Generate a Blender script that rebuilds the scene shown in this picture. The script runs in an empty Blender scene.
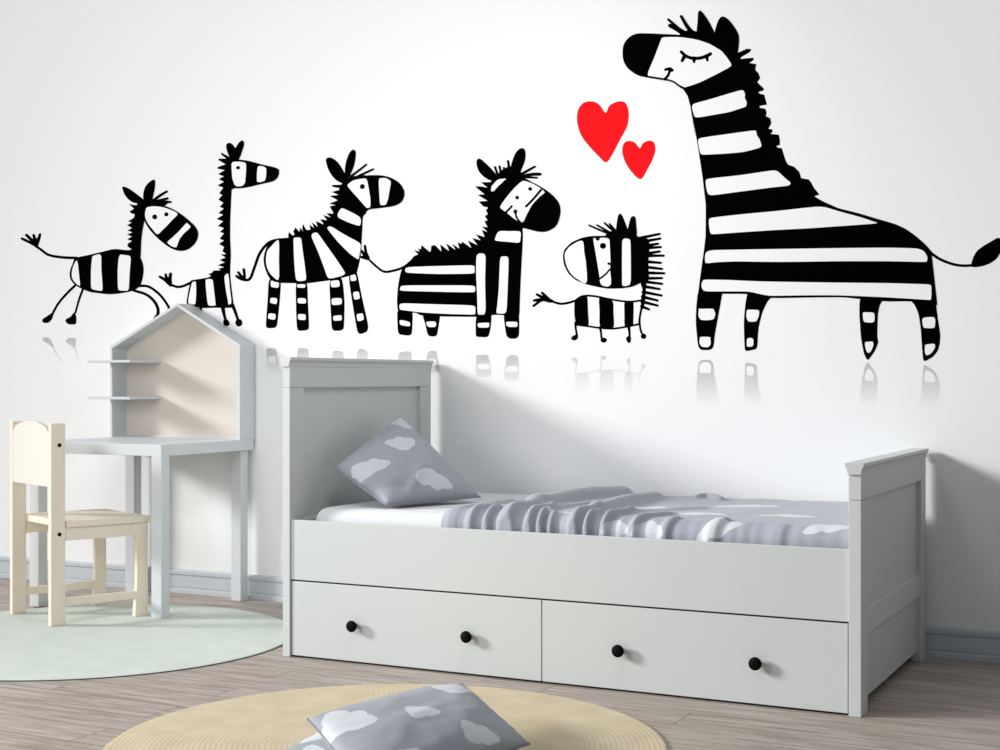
import bpy, bmesh, math, random
from mathutils import Vector, Matrix, noise
from mathutils.geometry import tessellate_polygon
random.seed(4)
C = bpy.context.scene.collection
SC = bpy.context.scene
# ------------------------------------------------------------------ camera
CAMH = 1.02; FPX = 1428.0; PCX = 500.0; PHY = 379.0
FW = Vector((-.4518, .8921)); RT = Vector((.8921, .4518))
cam_d = bpy.data.cameras.new('camera'); cam = bpy.data.objects.new('camera', cam_d); C.objects.link(cam)
cam.location = (0, 0, CAMH); cam.rotation_euler = (math.pi/2, 0, math.atan2(.4518, .8921))
cam_d.sensor_width = 36; cam_d.lens = FPX/1000*36; cam_d.shift_y = .004
SC.camera = cam
WALL_Y = 5.40
def on_y(u, v, Y):
    a = RT*((u-PCX)/FPX) + FW; d = Y/a.y
    return a.x*d, CAMH-(v-PHY)/FPX*d
def on_floor(u, v, z=0):
    d = FPX*(CAMH-z)/(v-PHY); p = RT*((u-PCX)/FPX*d) + FW*d
    return p.x, p.y

# ------------------------------------------------------------------ materials
def new_mat(name, col, rough=.5, spec=.5):
    m = bpy.data.materials.new(name); m.use_nodes = True
    b = m.node_tree.nodes['Principled BSDF']
    b.inputs['Base Color'].default_value = (*col, 1); b.inputs['Roughness'].default_value = rough
    b.inputs['Specular IOR Level'].default_value = spec
    return m
def nodes(m):
    nt = m.node_tree; return nt, nt.nodes, nt.links, nt.nodes['Principled BSDF']
def mixcol(nt, fac, a, b):
    n = nt.nodes.new('ShaderNodeMix'); n.data_type = 'RGBA'
    for s, v in ((0, fac), (6, a), (7, b)):
        if hasattr(v, 'is_output'): nt.links.new(v, n.inputs[s])
        else: n.inputs[s].default_value = v if s == 0 else (*v, 1)
    return n.outputs[2]
def maprange(nt, src, a, b, c=0., d=1.):
    n = nt.nodes.new('ShaderNodeMapRange'); nt.links.new(src, n.inputs[0])
    for i, v in zip((1, 2, 3, 4), (a, b, c, d)): n.inputs[i].default_value = v
    return n.outputs[0]
def noise_tex(nt, vec, scale, detail=3, rough=.5):
    n = nt.nodes.new('ShaderNodeTexNoise'); n.inputs['Scale'].default_value = scale
    n.inputs['Detail'].default_value = detail; n.inputs['Roughness'].default_value = rough
    if vec is not None: nt.links.new(vec, n.inputs['Vector'])
    return n.outputs['Fac']
def objvec(nt, scale=(1, 1, 1), rot=(0, 0, 0)):
    t = nt.nodes.new('ShaderNodeTexCoord'); mp = nt.nodes.new('ShaderNodeMapping')
    mp.inputs['Scale'].default_value = scale; mp.inputs['Rotation'].default_value = rot
    nt.links.new(t.outputs['Object'], mp.inputs[0]); return mp.outputs[0]
def bump(nt, h, strength, dist):
    n = nt.nodes.new('ShaderNodeBump'); n.inputs['Strength'].default_value = strength; n.inputs['Distance'].default_value = dist
    nt.links.new(h, n.inputs['Height']); nt.links.new(n.outputs[0], nt.nodes['Principled BSDF'].inputs['Normal'])
def painted(name, col, rough=.42):
    m = new_mat(name, col, rough, .35); nt, N, L, B = nodes(m)
    f = noise_tex(nt, objvec(nt), 3, 3)
    L.new(mixcol(nt, f, tuple(c*.985 for c in col), tuple(min(1, c*1.015) for c in col)), B.inputs['Base Color'])
    bump(nt, noise_tex(nt, objvec(nt), 220, 2), .04, .001)
    return m
WALLC = (.855, .86, .865)
M = {}
M['wall'] = new_mat('wall_paint', WALLC, .75, .2)
nt, N, L, B = nodes(M['wall'])
bump(nt, noise_tex(nt, objvec(nt), 300, 3), .05, .001)
M['ink'] = new_mat('black_vinyl', (.001, .001, .001), .9, .0)
M['ink_white'] = new_mat('white_vinyl', WALLC, .75, .2)
M['heart'] = new_mat('red_vinyl', (.86, .002, .006), .7, .1)
M['bed'] = painted('bed_paint', (.585, .615, .61))
M['desk'] = painted('desk_paint', (.63, .66, .68))
M['base'] = painted('baseboard_paint', (.52, .56, .60), .5)
M['beige'] = painted('beige_board', (.70, .635, .56), .6)
M['knob'] = new_mat('black_knob', (.002, .002, .002), .6, .08)
M['gap_shade'] = new_mat('painted_gap_shade', (.02, .02, .022), .8, .1)  # shade of the drawer gaps, put into the colour
# pale wood of the chair
m = M['chair'] = new_mat('pale_chair_wood', (.80, .72, .62), .55, .3); nt, N, L, B = nodes(m)
f = noise_tex(nt, objvec(nt, (30, 30, 2.5)), 1.6, 4)
L.new(mixcol(nt, f, (.76, .665, .54), (.84, .75, .625)), B.inputs['Base Color'])
M['chair_panel'] = painted('cream_chair_panel', (.70, .675, .60), .5)
# floor boards
m = M['floor'] = new_mat('washed_floor_boards', (.4, .35, .31), .55, .3); nt, N, L, B = nodes(m)
v = objvec(nt)
br = N.new('ShaderNodeTexBrick'); L.new(v, br.inputs['Vector'])
br.inputs['Scale'].default_value = 1; br.inputs['Brick Width'].default_value = 1.45; br.inputs['Row Height'].default_value = .16
br.inputs['Mortar Size'].default_value = .0022; br.inputs['Mortar Smooth'].default_value = .3; br.offset = .37
br.inputs['Color1'].default_value = (0, 0, 0, 1); br.inputs['Color2'].default_value = (1, 1, 1, 1); br.inputs['Mortar'].default_value = (.5, .5, .5, 1)
sep = N.new('ShaderNodeVectorMath'); sep.operation = 'MULTIPLY_ADD'
L.new(br.outputs['Color'], sep.inputs[0]); sep.inputs[1].default_value = (3, 7, 5); L.new(v, sep.inputs[2])
mp = N.new('ShaderNodeMapping'); mp.inputs['Scale'].default_value = (2.0, 26, 1); L.new(sep.outputs[0], mp.inputs[0])
g1 = noise_tex(nt, mp.outputs[0], 1.7, 9, .74)
mp2 = N.new('ShaderNodeMapping'); mp2.inputs['Scale'].default_value = (2.5, 7, 1); L.new(sep.outputs[0], mp2.inputs[0])
g2 = noise_tex(nt, mp2.outputs[0], 1.1, 5, .6)
c1 = mixcol(nt, maprange(nt, g1, .37, .62), (.27, .215, .18), (.52, .455, .405))
c2 = mixcol(nt, maprange(nt, g2, .54, .70, 0, .6), c1, (.22, .175, .145))
ton = maprange(nt, br.outputs['Color'], 0, 1, 0, .22)
c3 = mixcol(nt, ton, c2, (.38, .33, .29))
c4 = mixcol(nt, br.outputs['Fac'], c3, (.16, .13, .11))
L.new(c4, B.inputs['Base Color'])
bump(nt, g1, .12, .002)
# woven rugs
def rug_mat(name, ca, cb, ring, seg):
    m = new_mat(name, ca, .95, .1); nt, N, L, B = nodes(m)
    t = N.new('ShaderNodeTexCoord'); s = N.new('ShaderNodeSeparateXYZ'); L.new(t.outputs['Object'], s.inputs[0])
    def mth(op, a, b=None):
        n = N.new('ShaderNodeMath'); n.operation = op
        for i, x in enumerate((a, b)):
            if x is None: continue
            if hasattr(x, 'is_output'): L.new(x, n.inputs[i])
            else: n.inputs[i].default_value = x
        return n.outputs[0]
    r = mth('SQRT', mth('ADD', mth('MULTIPLY', s.outputs[0], s.outputs[0]), mth('MULTIPLY', s.outputs[1], s.outputs[1])))
    a = mth('ARCTAN2', s.outputs[1], s.outputs[0])
    ri = mth('SINE', mth('ADD', mth('MULTIPLY', r, 2*math.pi/ring), a))
    st = mth('SINE', mth('MULTIPLY', a, seg))
    w = mth('ADD', mth('MULTIPLY', ri, .6), mth('MULTIPLY', st, .4))
    nz = noise_tex(nt, objvec(nt), 9, 4)
    f = mth('ADD', mth('MULTIPLY', w, .14), nz)
    L.new(mixcol(nt, maprange(nt, f, .0, 1.), ca, cb), B.inputs['Base Color'])
    bump(nt, w, .15, .002)
    return m
M['rug_green'] = rug_mat('pale_green_weave', (.53, .585, .53), (.66, .71, .66), .011, 330)
M['rug_jute'] = rug_mat('straw_weave', (.52, .43, .285), (.73, .635, .465), .015, 250)
M['rug_edge'] = new_mat('dark_rug_binding', (.10, .11, .10), .9, .1)
# fabrics with clouds: the vertex value 'cloud' is the distance to the nearest printed cloud
def cloth_mat(name, ground, cloud, ws=900):
    m = new_mat(name, ground, .9, .15); nt, N, L, B = nodes(m)
    at = N.new('ShaderNodeAttribute'); at.attribute_name = 'cloud'
    fac = maprange(nt, at.outputs['Fac'], -.0015, .0015, 1, 0)
    nz = noise_tex(nt, objvec(nt), 60, 4)
    g = mixcol(nt, nz, tuple(c*.93 for c in ground), tuple(c*1.07 for c in ground))
    L.new(mixcol(nt, fac, g, cloud), B.inputs['Base Color'])
    B.inputs['Sheen Weight'].default_value = .15
    bump(nt, noise_tex(nt, objvec(nt), ws, 2), .12, .001)
    return m
M['cloth'] = cloth_mat('grey_cloud_cotton', (.365, .38, .43), (.62, .64, .68))
M['cloth_floor'] = cloth_mat('grey_cloud_cushion_cotton', (.36, .38, .42), (.66, .69, .72))
M['sheet'] = cloth_mat('white_sheet', (.70, .71, .725), (.70, .71, .725))
M['seam'] = new_mat('cloth_seam', (.28, .29, .34), .9, .1)

# ------------------------------------------------------------------ helpers
def link_mesh(name, bm, mats, parent=None, smooth=False, loc=None):
    me = bpy.data.meshes.new(name); bm.normal_update(); bm.to_mesh(me); bm.free()
    for m in (mats if isinstance(mats, (list, tuple)) else [mats]): me.materials.append(m)
    if smooth: me.polygons.foreach_set('use_smooth', [True]*len(me.polygons))
    o = bpy.data.objects.new(name, me); C.objects.link(o)
    if parent: o.parent = parent
    if loc: o.location = loc
    return o
def thing(name, label, cat, loc, rz=0, group=None):
    o = bpy.data.objects.new(name, None); C.objects.link(o); o.location = loc; o.rotation_euler = (0, 0, rz)
    o.empty_display_size = .1; tag(o, label, cat, group); return o
def tag(o, label, cat, group=None):
    o['label'] = label; o['category'] = cat
    if group: o['group'] = group
    return o
def struct(o):
    o['kind'] = 'structure'; return o
def bevel(bm, w, seg=2):
    bmesh.ops.bevel(bm, geom=bm.edges[:], offset=w, segments=seg, profile=.6, affect='EDGES', clamp_overlap=True)
def bx(bm, x0, x1, y0, y1, z0, z1, bev=0, seg=2):
    t = bmesh.new()
    bmesh.ops.create_cube(t, size=1)
    for v in t.verts: v.co = Vector(((x0+x1)/2+v.co.x*(x1-x0), (y0+y1)/2+v.co.y*(y1-y0), (z0+z1)/2+v.co.z*(z1-z0)))
    if bev: bevel(t, bev, seg)
    merge(bm, t); return bm
def merge(bm, t, mat=None):
    off = {}
    for v in t.verts: off[v] = bm.verts.new(v.co)
    for f in t.faces:
        try: nf = bm.faces.new([off[v] for v in f.verts]); nf.material_index = f.material_index; nf.smooth = f.smooth
        except ValueError: pass
    t.free()
def box_bm(*a, **k): return bx(bmesh.new(), *a, **k)
def prism(bm, pts, axis, a, b, bev=0):
    """extrude a 2D outline along an axis ('x','y','z') from a to b"""
    t = bmesh.new()
    def P(p, w):
        return {'x': (w, p[0], p[1]), 'y': (p[0], w, p[1]), 'z': (p[0], p[1], w)}[axis]
    A = [t.verts.new(P(p, a)) for p in pts]; Bv = [t.verts.new(P(p, b)) for p in pts]
    t.faces.new(A); t.faces.new(Bv[::-1]); n = len(pts)
    for i in range(n): t.faces.new((A[i], Bv[i], Bv[(i+1) % n], A[(i+1) % n]))
    bmesh.ops.recalc_face_normals(t, faces=t.faces)
    if bev: bevel(t, bev)
    merge(bm, t); return bm
def lathe(bm, prof, n=32, mat_y=None):
    """prof: list of (radius, height) about z"""
    rings = []
    for r, h in prof:
        rings.append([bm.verts.new((r*math.cos(2*math.pi*k/n), r*math.sin(2*math.pi*k/n), h)) for k in range(n)] if r > 1e-6 else [bm.verts.new((0, 0, h))])
    for a, b in zip(rings, rings[1:]):
        for k in range(n):
            k2 = (k+1) % n
            if len(a) == 1 and len(b) == 1: continue
            if len(a) == 1: bm.faces.new((a[0], b[k2], b[k]))
            elif len(b) == 1: bm.faces.new((a[k], a[k2], b[0]))
            else: bm.faces.new((a[k], a[k2], b[k2], b[k]))
    bmesh.ops.recalc_face_normals(bm, faces=bm.faces); return bm

# ------------------------------------------------------------------ room
b = bmesh.new(); bx(b, -9, 3.2, -1.2, 5.5, -.05, 0); struct(link_mesh('floor', b, M['floor']))
b = bmesh.new(); bx(b, -9, 3.2, WALL_Y, WALL_Y+.1, -.05, 3.4); struct(link_mesh('wall_back', b, M['wall']))
b = bmesh.new()
yy = WALL_Y
prof = [(yy, 0), (yy-.017, 0), (yy-.017, .018), (yy-.013, .022), (yy-.010, .0235), (yy-.010, .027), (yy-.013, .0285),
        (yy-.013, .082), (yy-.009, .0835), (yy-.009, .087), (yy-.015, .089), (yy-.015, .104), (yy-.011, .110), (yy, .112)]
prism(b, prof, 'x', -9, 3.2); struct(link_mesh('baseboard_back', b, M['base']))

# ------------------------------------------------------------------ wall mural (vinyl figures on the wall plane)
T = {'A': (10, 170, 5), 'A2': (10, 250, 5), 'B': (150, 130, 6.25), 'B2': (150, 220, 6.25), 'C': (230, 140, 5), 'C2': (230, 210, 5),
     'D': (370, 130, 5), 'D2': (370, 220, 5), 'E': (520, 200, 6.25), 'E2': (520, 290, 6.25), 'F': (560, 0, 3.3333), 'G': (560, 0, 5),
     'G2': (660, 60, 5), 'G3': (680, 190, 6.25), 'G4': (840, 190, 6.25), 'G5': (680, 290, 6.25), 'G6': (830, 290, 6.25)}
def P(spec):
    out = []
    for part in spec.split(';'):
        t, s = part.strip().split(':'); x0, y0, k = T[t.strip()]
        for q in s.split():
            x, y = q.split(','); out.append((x0+float(x)/k, y0+float(y)/k))
    return out
def chaikin(p, it=2, closed=True):
    for _i in range(it):
        k1 = .16 if _i == 0 and closed else .25
        q = []; n = len(p)
        rng = range(n if closed else n-1)
        if not closed: q.append(p[0])
        for i in rng:
            a, c = p[i], p[(i+1) % n]
            q.append((a[0]*(1-k1)+c[0]*k1, a[1]*(1-k1)+c[1]*k1)); q.append((a[0]*k1+c[0]*(1-k1), a[1]*k1+c[1]*(1-k1)))
        if not closed: q.append(p[-1])
        p = q
    return p
def smooth_cr(p, closed=True, n=4):
    q = []; m = len(p)
    for i in range(m if closed else m-1):
        g = lambda k: p[k % m] if closed else p[max(0, min(m-1, k))]
        p0, p1, p2, p3 = g(i-1), g(i), g(i+1), g(i+2)
        for j in range(n):
            t = j/n
            q.append(tuple(.5*((2*p1[k])+(-p0[k]+p2[k])*t+(2*p0[k]-5*p1[k]+4*p2[k]-p3[k])*t*t+(-p0[k]+3*p1[k]-3*p2[k]+p3[k])*t**3) for k in (0, 1)))
    if not closed: q.append(p[-1])
    return q
def S(spec): return smooth_cr(P(spec))          # smooth closed outline
def K(spec): return chaikin(P(spec), 2)         # outline with softened corners
def Z(spec): return P(spec)                     # jagged outline
def stroke(pts, w0, w1=None, w_mid=None):
    """ribbon with round ends, widths in photo pixels"""
    if w1 is None: w1 = w0
    p = smooth_cr(pts, False, 5) if len(pts) > 2 else list(pts)
    n = len(p); Lf, Rt = [], []
    for i in range(n):
        a = p[max(0, i-1)]; c = p[min(n-1, i+1)]
        dx, dy = c[0]-a[0], c[1]-a[1]; l = math.hypot(dx, dy) or 1
        t = i/(n-1); w = (w0*(1-t)+w1*t)/2
        Lf.append((p[i][0]-dy/l*w, p[i][1]+dx/l*w)); Rt.append((p[i][0]+dy/l*w, p[i][1]-dx/l*w))
    def cap(c, frm, w):
        a0 = math.atan2(frm[1]-c[1], frm[0]-c[0]); return [(c[0]+math.cos(a0-k*math.pi/5)*w/2, c[1]+math.sin(a0-k*math.pi/5)*w/2) for k in range(1, 5)]
    return Lf + cap(p[-1], Lf[-1], w1) + Rt[::-1] + cap(p[0], Rt[0], w0)
def SK(spec, w0, w1=None):
    k = T[spec.split(':')[0].strip()][2]
    return stroke(P(spec), w0/k, (w1 if w1 is not None else w0)/k)
def EL(t, x, y, rx, ry=None, n=20):
    x0, y0, k = T[t]; ry = ry or rx
    return [(x0+(x+rx*math.cos(2*math.pi*i/n))/k, y0+(y+ry*math.sin(2*math.pi*i/n))/k) for i in range(n)]
def flat_poly(bm, loops, depth, thick, mi):
    """loops: outline followed by holes, in photo pixels on the wall; a thin vinyl sheet standing `depth` off the wall"""
    W = []
    for lp in loops:
        q = []
        for u, v in lp:
            x, z = on_y(u, v, WALL_Y)
            if not q or (abs(q[-1][0]-x)+abs(q[-1][1]-z)) > 1e-5: q.append((x, z))
        if len(q) > 1 and abs(q[0][0]-q[-1][0])+abs(q[0][1]-q[-1][1]) < 1e-5: q.pop()
        W.append(q)
    yf = WALL_Y-depth; yb = WALL_Y-max(5e-5, depth-thick)
    tris = tessellate_polygon([[Vector((x, z, 0)) for x, z in lp] for lp in W])
    flat = [p for lp in W for p in lp]
    fv = [bm.verts.new((x, yf, z)) for x, z in flat]
    for t in tris:
        if len(set(t)) < 3: continue
        a, b2, c = (flat[i] for i in t)
        cr = (b2[0]-a[0])*(c[1]-a[1])-(b2[1]-a[1])*(c[0]-a[0])
        if abs(cr) < 1e-12: continue
        idx = t if cr > 0 else t[::-1]
        try: f = bm.faces.new([fv[i] for i in idx]); f.material_index = mi
        except ValueError: pass
    o = 0
    for lp in W:
        n = len(lp); bv = [bm.verts.new((x, yb, z)) for x, z in lp]
        for i in range(n):
            j = (i+1) % n
            try: f = bm.faces.new((fv[o+i], fv[o+j], bv[j], bv[i])); f.material_index = mi
            except ValueError: pass
        o += n
def grow(p, d):
    """move a closed outline outward by d photo pixels"""
    q = []
    for a in p:
        if not q or abs(q[-1][0]-a[0])+abs(q[-1][1]-a[1]) > .02: q.append(a)
    if abs(q[0][0]-q[-1][0])+abs(q[0][1]-q[-1][1]) < .02: q.pop()
    n = len(q); ar = sum(q[i][0]*q[(i+1) % n][1]-q[(i+1) % n][0]*q[i][1] for i in range(n)); sg = 1 if ar > 0 else -1
    out = []
    for i in range(n):
        (x0, y0), (x1, y1), (x2, y2) = q[i-1], q[i], q[(i+1) % n]
        a = math.hypot(x1-x0, y1-y0) or 1; b = math.hypot(x2-x1, y2-y1) or 1
        n1 = ((y1-y0)/a, -(x1-x0)/a); n2 = ((y2-y1)/b, -(x2-x1)/b)
        mx, my = n1[0]+n2[0], n1[1]+n2[1]; l = math.hypot(mx, my)
        if l < .25: out.append((x1+n1[0]*d*sg, y1+n1[1]*d*sg)); continue
        k = min(1.6, 2/l)/l
        out.append((x1+mx*k*d*sg, y1+my*k*d*sg))
    return out
DEPTH = {'mane': .5, 'tail': .6, 'leg': .8, 'body': 1.1, 'ear': 1.5, 'head': 1.9}
def decal_part(root, name, blacks, whites=(), tops=()):
    d = DEPTH[name]*1e-3
    bm = bmesh.new()
    for i, p in enumerate(blacks): flat_poly(bm, [grow(p, .5 if name == 'tail' else .3)], d+i*1e-5, d, 0)
    for p in whites: flat_poly(bm, [grow(p, -.32)], d+1.4e-4, 1e-4, 1)
    for p in tops: flat_poly(bm, [grow(p, .3)], d+2.2e-4, 1e-4, 0)
    loc = root.location
    for v in bm.verts: v.co -= loc
    return link_mesh(name, bm, [M['ink'], M['ink_white']], root)
def centroid_root(name, label, u, v, grp='zebra wall decals'):
    x, z = on_y(u, v, WALL_Y)
    return thing(name, label, 'wall decal', (x, WALL_Y, z), 0, grp)
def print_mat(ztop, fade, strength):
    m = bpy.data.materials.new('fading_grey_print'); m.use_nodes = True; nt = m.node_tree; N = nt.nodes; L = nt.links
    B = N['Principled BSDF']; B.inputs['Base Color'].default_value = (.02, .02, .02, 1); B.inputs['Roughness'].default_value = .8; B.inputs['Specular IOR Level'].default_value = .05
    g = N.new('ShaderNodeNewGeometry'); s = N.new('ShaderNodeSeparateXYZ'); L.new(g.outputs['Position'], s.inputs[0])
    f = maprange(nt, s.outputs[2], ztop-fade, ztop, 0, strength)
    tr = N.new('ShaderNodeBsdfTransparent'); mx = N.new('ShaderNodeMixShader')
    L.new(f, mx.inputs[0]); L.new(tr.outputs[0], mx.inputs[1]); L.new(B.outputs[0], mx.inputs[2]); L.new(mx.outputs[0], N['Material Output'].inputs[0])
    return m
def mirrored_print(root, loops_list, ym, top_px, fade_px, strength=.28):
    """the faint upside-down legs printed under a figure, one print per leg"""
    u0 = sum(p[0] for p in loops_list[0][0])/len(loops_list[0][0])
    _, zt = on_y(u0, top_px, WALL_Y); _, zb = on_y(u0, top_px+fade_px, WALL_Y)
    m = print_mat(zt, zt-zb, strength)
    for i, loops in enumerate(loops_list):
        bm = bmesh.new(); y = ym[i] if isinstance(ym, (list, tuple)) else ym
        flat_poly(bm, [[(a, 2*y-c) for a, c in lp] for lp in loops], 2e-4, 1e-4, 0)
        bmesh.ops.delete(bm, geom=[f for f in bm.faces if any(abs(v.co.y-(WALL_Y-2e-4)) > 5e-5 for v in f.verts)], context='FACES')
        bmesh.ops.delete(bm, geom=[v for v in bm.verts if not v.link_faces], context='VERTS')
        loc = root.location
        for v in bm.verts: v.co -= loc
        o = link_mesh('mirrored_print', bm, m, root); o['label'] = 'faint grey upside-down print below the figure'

# --- running zebra, far left
z = centroid_root('zebra_decal', 'small black and white zebra running on the wall left of and above the desk house', 110, 260)
decal_part(z, 'tail', [SK('A: 335,440 265,437 195,425 155,398 128,380', 9, 7), SK('A: 130,378 100,362 60,343', 11, 8), SK('A: 130,375 108,350 82,325', 14, 9), SK('A: 130,375 124,350 119,326', 14, 9), SK('A: 132,375 142,350 150,323', 13, 9), K('A: 105,350 130,340 145,350 138,385 120,380')])
legA = [[SK('A2: 325,178 280,222 240,270 210,325', 9, 8), S('A2: 215,315 208,345 190,362 168,362 164,348 185,333')],
        [SK('A2: 365,195 345,250 328,312', 8, 7), K('A2: 322,310 331,335 330,371 292,371 277,355 283,345 305,335')],
        [SK('A2: 620,203 680,222 720,255 740,295 738,330', 10, 13), S('A2: 735,322 745,335 742,352 722,352 720,338')],
        [SK('A2: 640,180 690,182 740,215 775,255 797,292', 10, 9), S('A2: 795,285 812,300 812,318 795,316 788,300')]]
for q in legA: decal_part(z, 'leg', q)
decal_part(z, 'body', [S('A: 330,442 400,425 455,412 520,397 570,401 612,405 645,430 662,465 667,500 662,540 650,575 620,600 560,614 500,620 440,614 400,608 370,597 340,582 315,562 301,535 303,500 315,470')],
    [S('A: 332,452 341,465 347,520 352,579 330,568 312,545 308,515 316,480'), K('A: 410,430 425,425 450,418 459,430 459,500 467,600 455,607 410,598 404,585 404,500'), K('A: 542,440 552,420 570,423 600,427 607,440 600,520 597,595 588,606 555,605 539,600 537,510')])
decal_part(z, 'mane', [Z('A: 690,150 650,180 597,172 612,184 622,194 600,208 608,216 626,220 620,240 592,257 612,262 588,276 612,290 590,302 614,312 588,323 612,333 588,346 612,355 592,368 588,380 600,390 625,400 650,440 651,400 656,340 664,280 674,230 690,180')])
decal_part(z, 'ear', [S('A: 565,85 590,92 620,112 650,135 668,152 655,170 635,166 605,155 580,130 568,105')])
decal_part(z, 'ear', [S('A: 722,50 724,80 717,120 708,152 690,165 672,150 668,125 677,88 698,62')])
decal_part(z, 'head', [K('A: 595,400 640,445 652,442 655,350 663,290 675,240 690,180 650,170 628,200 622,260 615,330 612,400'), K('A: 625,190 650,155 690,142 720,148 760,158 790,165 770,180 700,185 640,200'),
    SK('A: 715,155 750,128 785,107', 12, 7), SK('A: 725,160 760,150 788,142', 14, 8), SK('A: 730,165 770,160 803,160', 14, 8),
    S('A: 672,200 690,178 740,176 790,186 850,218 900,258 930,290 940,325 925,365 890,395 850,403 810,392 770,365 730,330 695,290 675,250')],
    [S('A: 677,205 690,184 740,181 790,192 840,218 815,250 765,302 738,323 715,300 690,268 676,235'), K('A: 885,260 910,285 875,315 850,345 835,390 810,385 782,362 820,330 855,295')],
    [EL('A', 725, 235, 11), EL('A', 783, 222, 9)])
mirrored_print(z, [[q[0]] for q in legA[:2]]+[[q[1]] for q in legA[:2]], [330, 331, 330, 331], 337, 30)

# --- giraffe-necked zebra
z = centroid_root('zebra_decal', 'long-necked zebra standing on the wall right behind the roof of the desk house', 222, 240)
decal_part(z, 'tail', [SK('B2: 262,388 210,412 170,418 125,402', 10, 9), SK('B2: 128,405 95,375 62,355', 18, 10), SK('B2: 125,395 105,365 98,340', 20, 9), SK('B2: 125,395 125,365 129,338', 20, 14)])
decal_part(z, 'leg', [SK('B2: 238,515 232,545 226,580', 8, 8), S('B2: 216,590 232,575 240,595 228,612')])
decal_part(z, 'leg', [SK('B2: 316,540 318,570 320,600', 16, 9), EL('B2', 322, 612, 15)])
decal_part(z, 'leg', [SK('B2: 455,545 463,590 475,630', 22, 10), S('B2: 465,622 482,624 496,645 488,660 468,658 460,642')])
decal_part(z, 'leg', [SK('B2: 518,535 535,580 550,625', 18, 12), EL('B2', 556, 642, 20, 22)])
decal_part(z, 'body', [K('B2: 258,378 300,372 360,362 400,348 440,325 470,315 496,300 505,400 520,520 524,545 480,548 400,546 330,550 258,536 256,524 228,526 240,450 252,395')],
    [K('B2: 262,388 275,384 290,382 292,450 287,532 260,526 236,524 244,465'), K('B2: 345,372 370,366 395,370 402,430 410,500 415,538 362,538 355,490 348,420'), K('B2: 462,350 485,330 494,340 502,430 514,522 490,535 485,500 472,430')])
decal_part(z, 'mane', [Z('B: 530,190 510,200 495,170 448,143 446,152 480,180 432,180 430,188 475,215 424,233 424,241 470,250 428,275 465,290 432,306 465,325 424,346 460,360 435,395 455,405 430,435 462,455 437,480 465,490 430,518 460,530 418,556 460,570 427,600 465,612 440,637 465,645 438,680 465,690 434,712 465,730 ; B2: 455,195 480,215 443,215 475,235 438,250 470,265 426,282 465,295 428,305 445,315 398,318 388,332 366,338 385,348 368,358 400,372 450,380 500,340 ; B: 500,560 510,360')])
decal_part(z, 'ear', [S('B: 480,92 500,82 520,98 537,125 552,180 520,200 497,165 482,125')])
decal_part(z, 'ear', [S('B: 565,73 580,68 587,90 575,130 560,172 540,192 528,140 545,100')])
decal_part(z, 'head', [K('B: 480,200 520,188 545,186 530,362 510,370 502,385 503,470 499,560 498,650 497,740 ; B2: 498,100 504,215 500,290 498,330 460,340 470,260 478,200 ; B: 470,700 462,550 462,400 470,300'),
    K('B: 490,215 510,186 560,186 620,195 700,217 785,236 805,248 806,272 795,300 770,320 700,335 640,350 580,362 530,364 500,345')],
    [K('B: 508,210 520,197 560,196 604,203 604,260 598,330 585,350 548,356 528,345 513,300'), K('B: 672,228 690,222 715,227 732,242 728,300 720,320 690,329 667,325 668,270')],
    [EL('B', 552, 236, 11, 9)])

# --- striped zebra, third
z = centroid_root('zebra_decal', 'zebra standing on the wall left of the headboard, facing right with upright striped legs', 330, 240)
decal_part(z, 'tail', [SK('C2: 250,147 195,163 150,215 125,280 105,335 88,350 65,347', 9, 9), SK('C2: 72,348 50,342 32,330', 12, 8), SK('C2: 70,345 55,330 42,312', 12, 8), SK('C2: 72,345 72,320 69,297', 11, 9)])
legC = [('C2: 195,340 255,345 248,450 235,575 225,588 190,590 180,582 190,450', ['C2: 202,350 247,356 246,392 203,387', 'C2: 202,436 239,440 236,474 198,466', 'C2: 192,514 232,518 228,552 188,545']),
        ('C2: 330,355 385,358 388,450 395,590 385,600 345,603 336,590 332,500', ['C2: 333,370 379,369 378,391 335,390', 'C2: 337,438 382,440 382,470 337,468', 'C2: 339,518 381,520 381,553 339,550']),
        ('C2: 497,345 560,335 572,450 569,592 555,602 520,603 510,590 505,500', ['C2: 500,353 548,348 552,385 505,390', 'C2: 506,440 561,438 562,474 508,478', 'C2: 514,528 560,523 562,554 516,556']),
        ('C2: 592,322 632,300 655,420 692,585 684,608 652,620 638,610 616,480', ['C2: 599,326 628,318 636,354 603,358', 'C2: 613,410 646,404 653,445 620,452', 'C2: 630,520 666,513 673,550 638,560'])]
for a, w in legC: decal_part(z, 'leg', [K(a)], [K(q) for q in w])
decal_part(z, 'body', [S('C: 196,522 245,495 300,488 350,468 400,450 450,432 490,405 515,370 532,330 545,280 560,230 610,215 680,345 664,385 660,450 655,540 648,600 635,655 628,668 595,678 560,688 500,700 440,708 380,715 300,714 245,712 205,697 180,650 170,600 178,555')],
    [S('C: 208,528 225,510 246,504 247,600 245,698 210,680 187,645 179,600 186,555'), K('C: 316,495 322,486 358,486 364,540 378,640 385,705 330,708 322,640 318,560'), K('C: 404,480 415,464 438,460 480,520 530,590 582,667 560,682 490,698 470,640 440,560'), K('C: 482,440 495,430 510,432 570,470 658,516 652,560 645,603 600,572 540,512'), K('C: 536,370 555,340 570,341 658,385 654,434 600,417 540,390')])
decal_part(z, 'mane', [Z('C: 585,215 550,225 512,226 512,233 550,240 545,252 510,260 545,275 500,280 530,295 540,302 497,319 530,325 500,333 522,370 483,367 505,388 467,376 487,402 452,397 472,425 430,406 440,436 409,412 422,442 398,424 405,452 380,450 365,421 362,445 368,460 350,440 348,462 328,440 318,458 325,475 312,478 295,462 292,480 300,500 350,480 430,460 510,420 560,330 600,250')])
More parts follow.
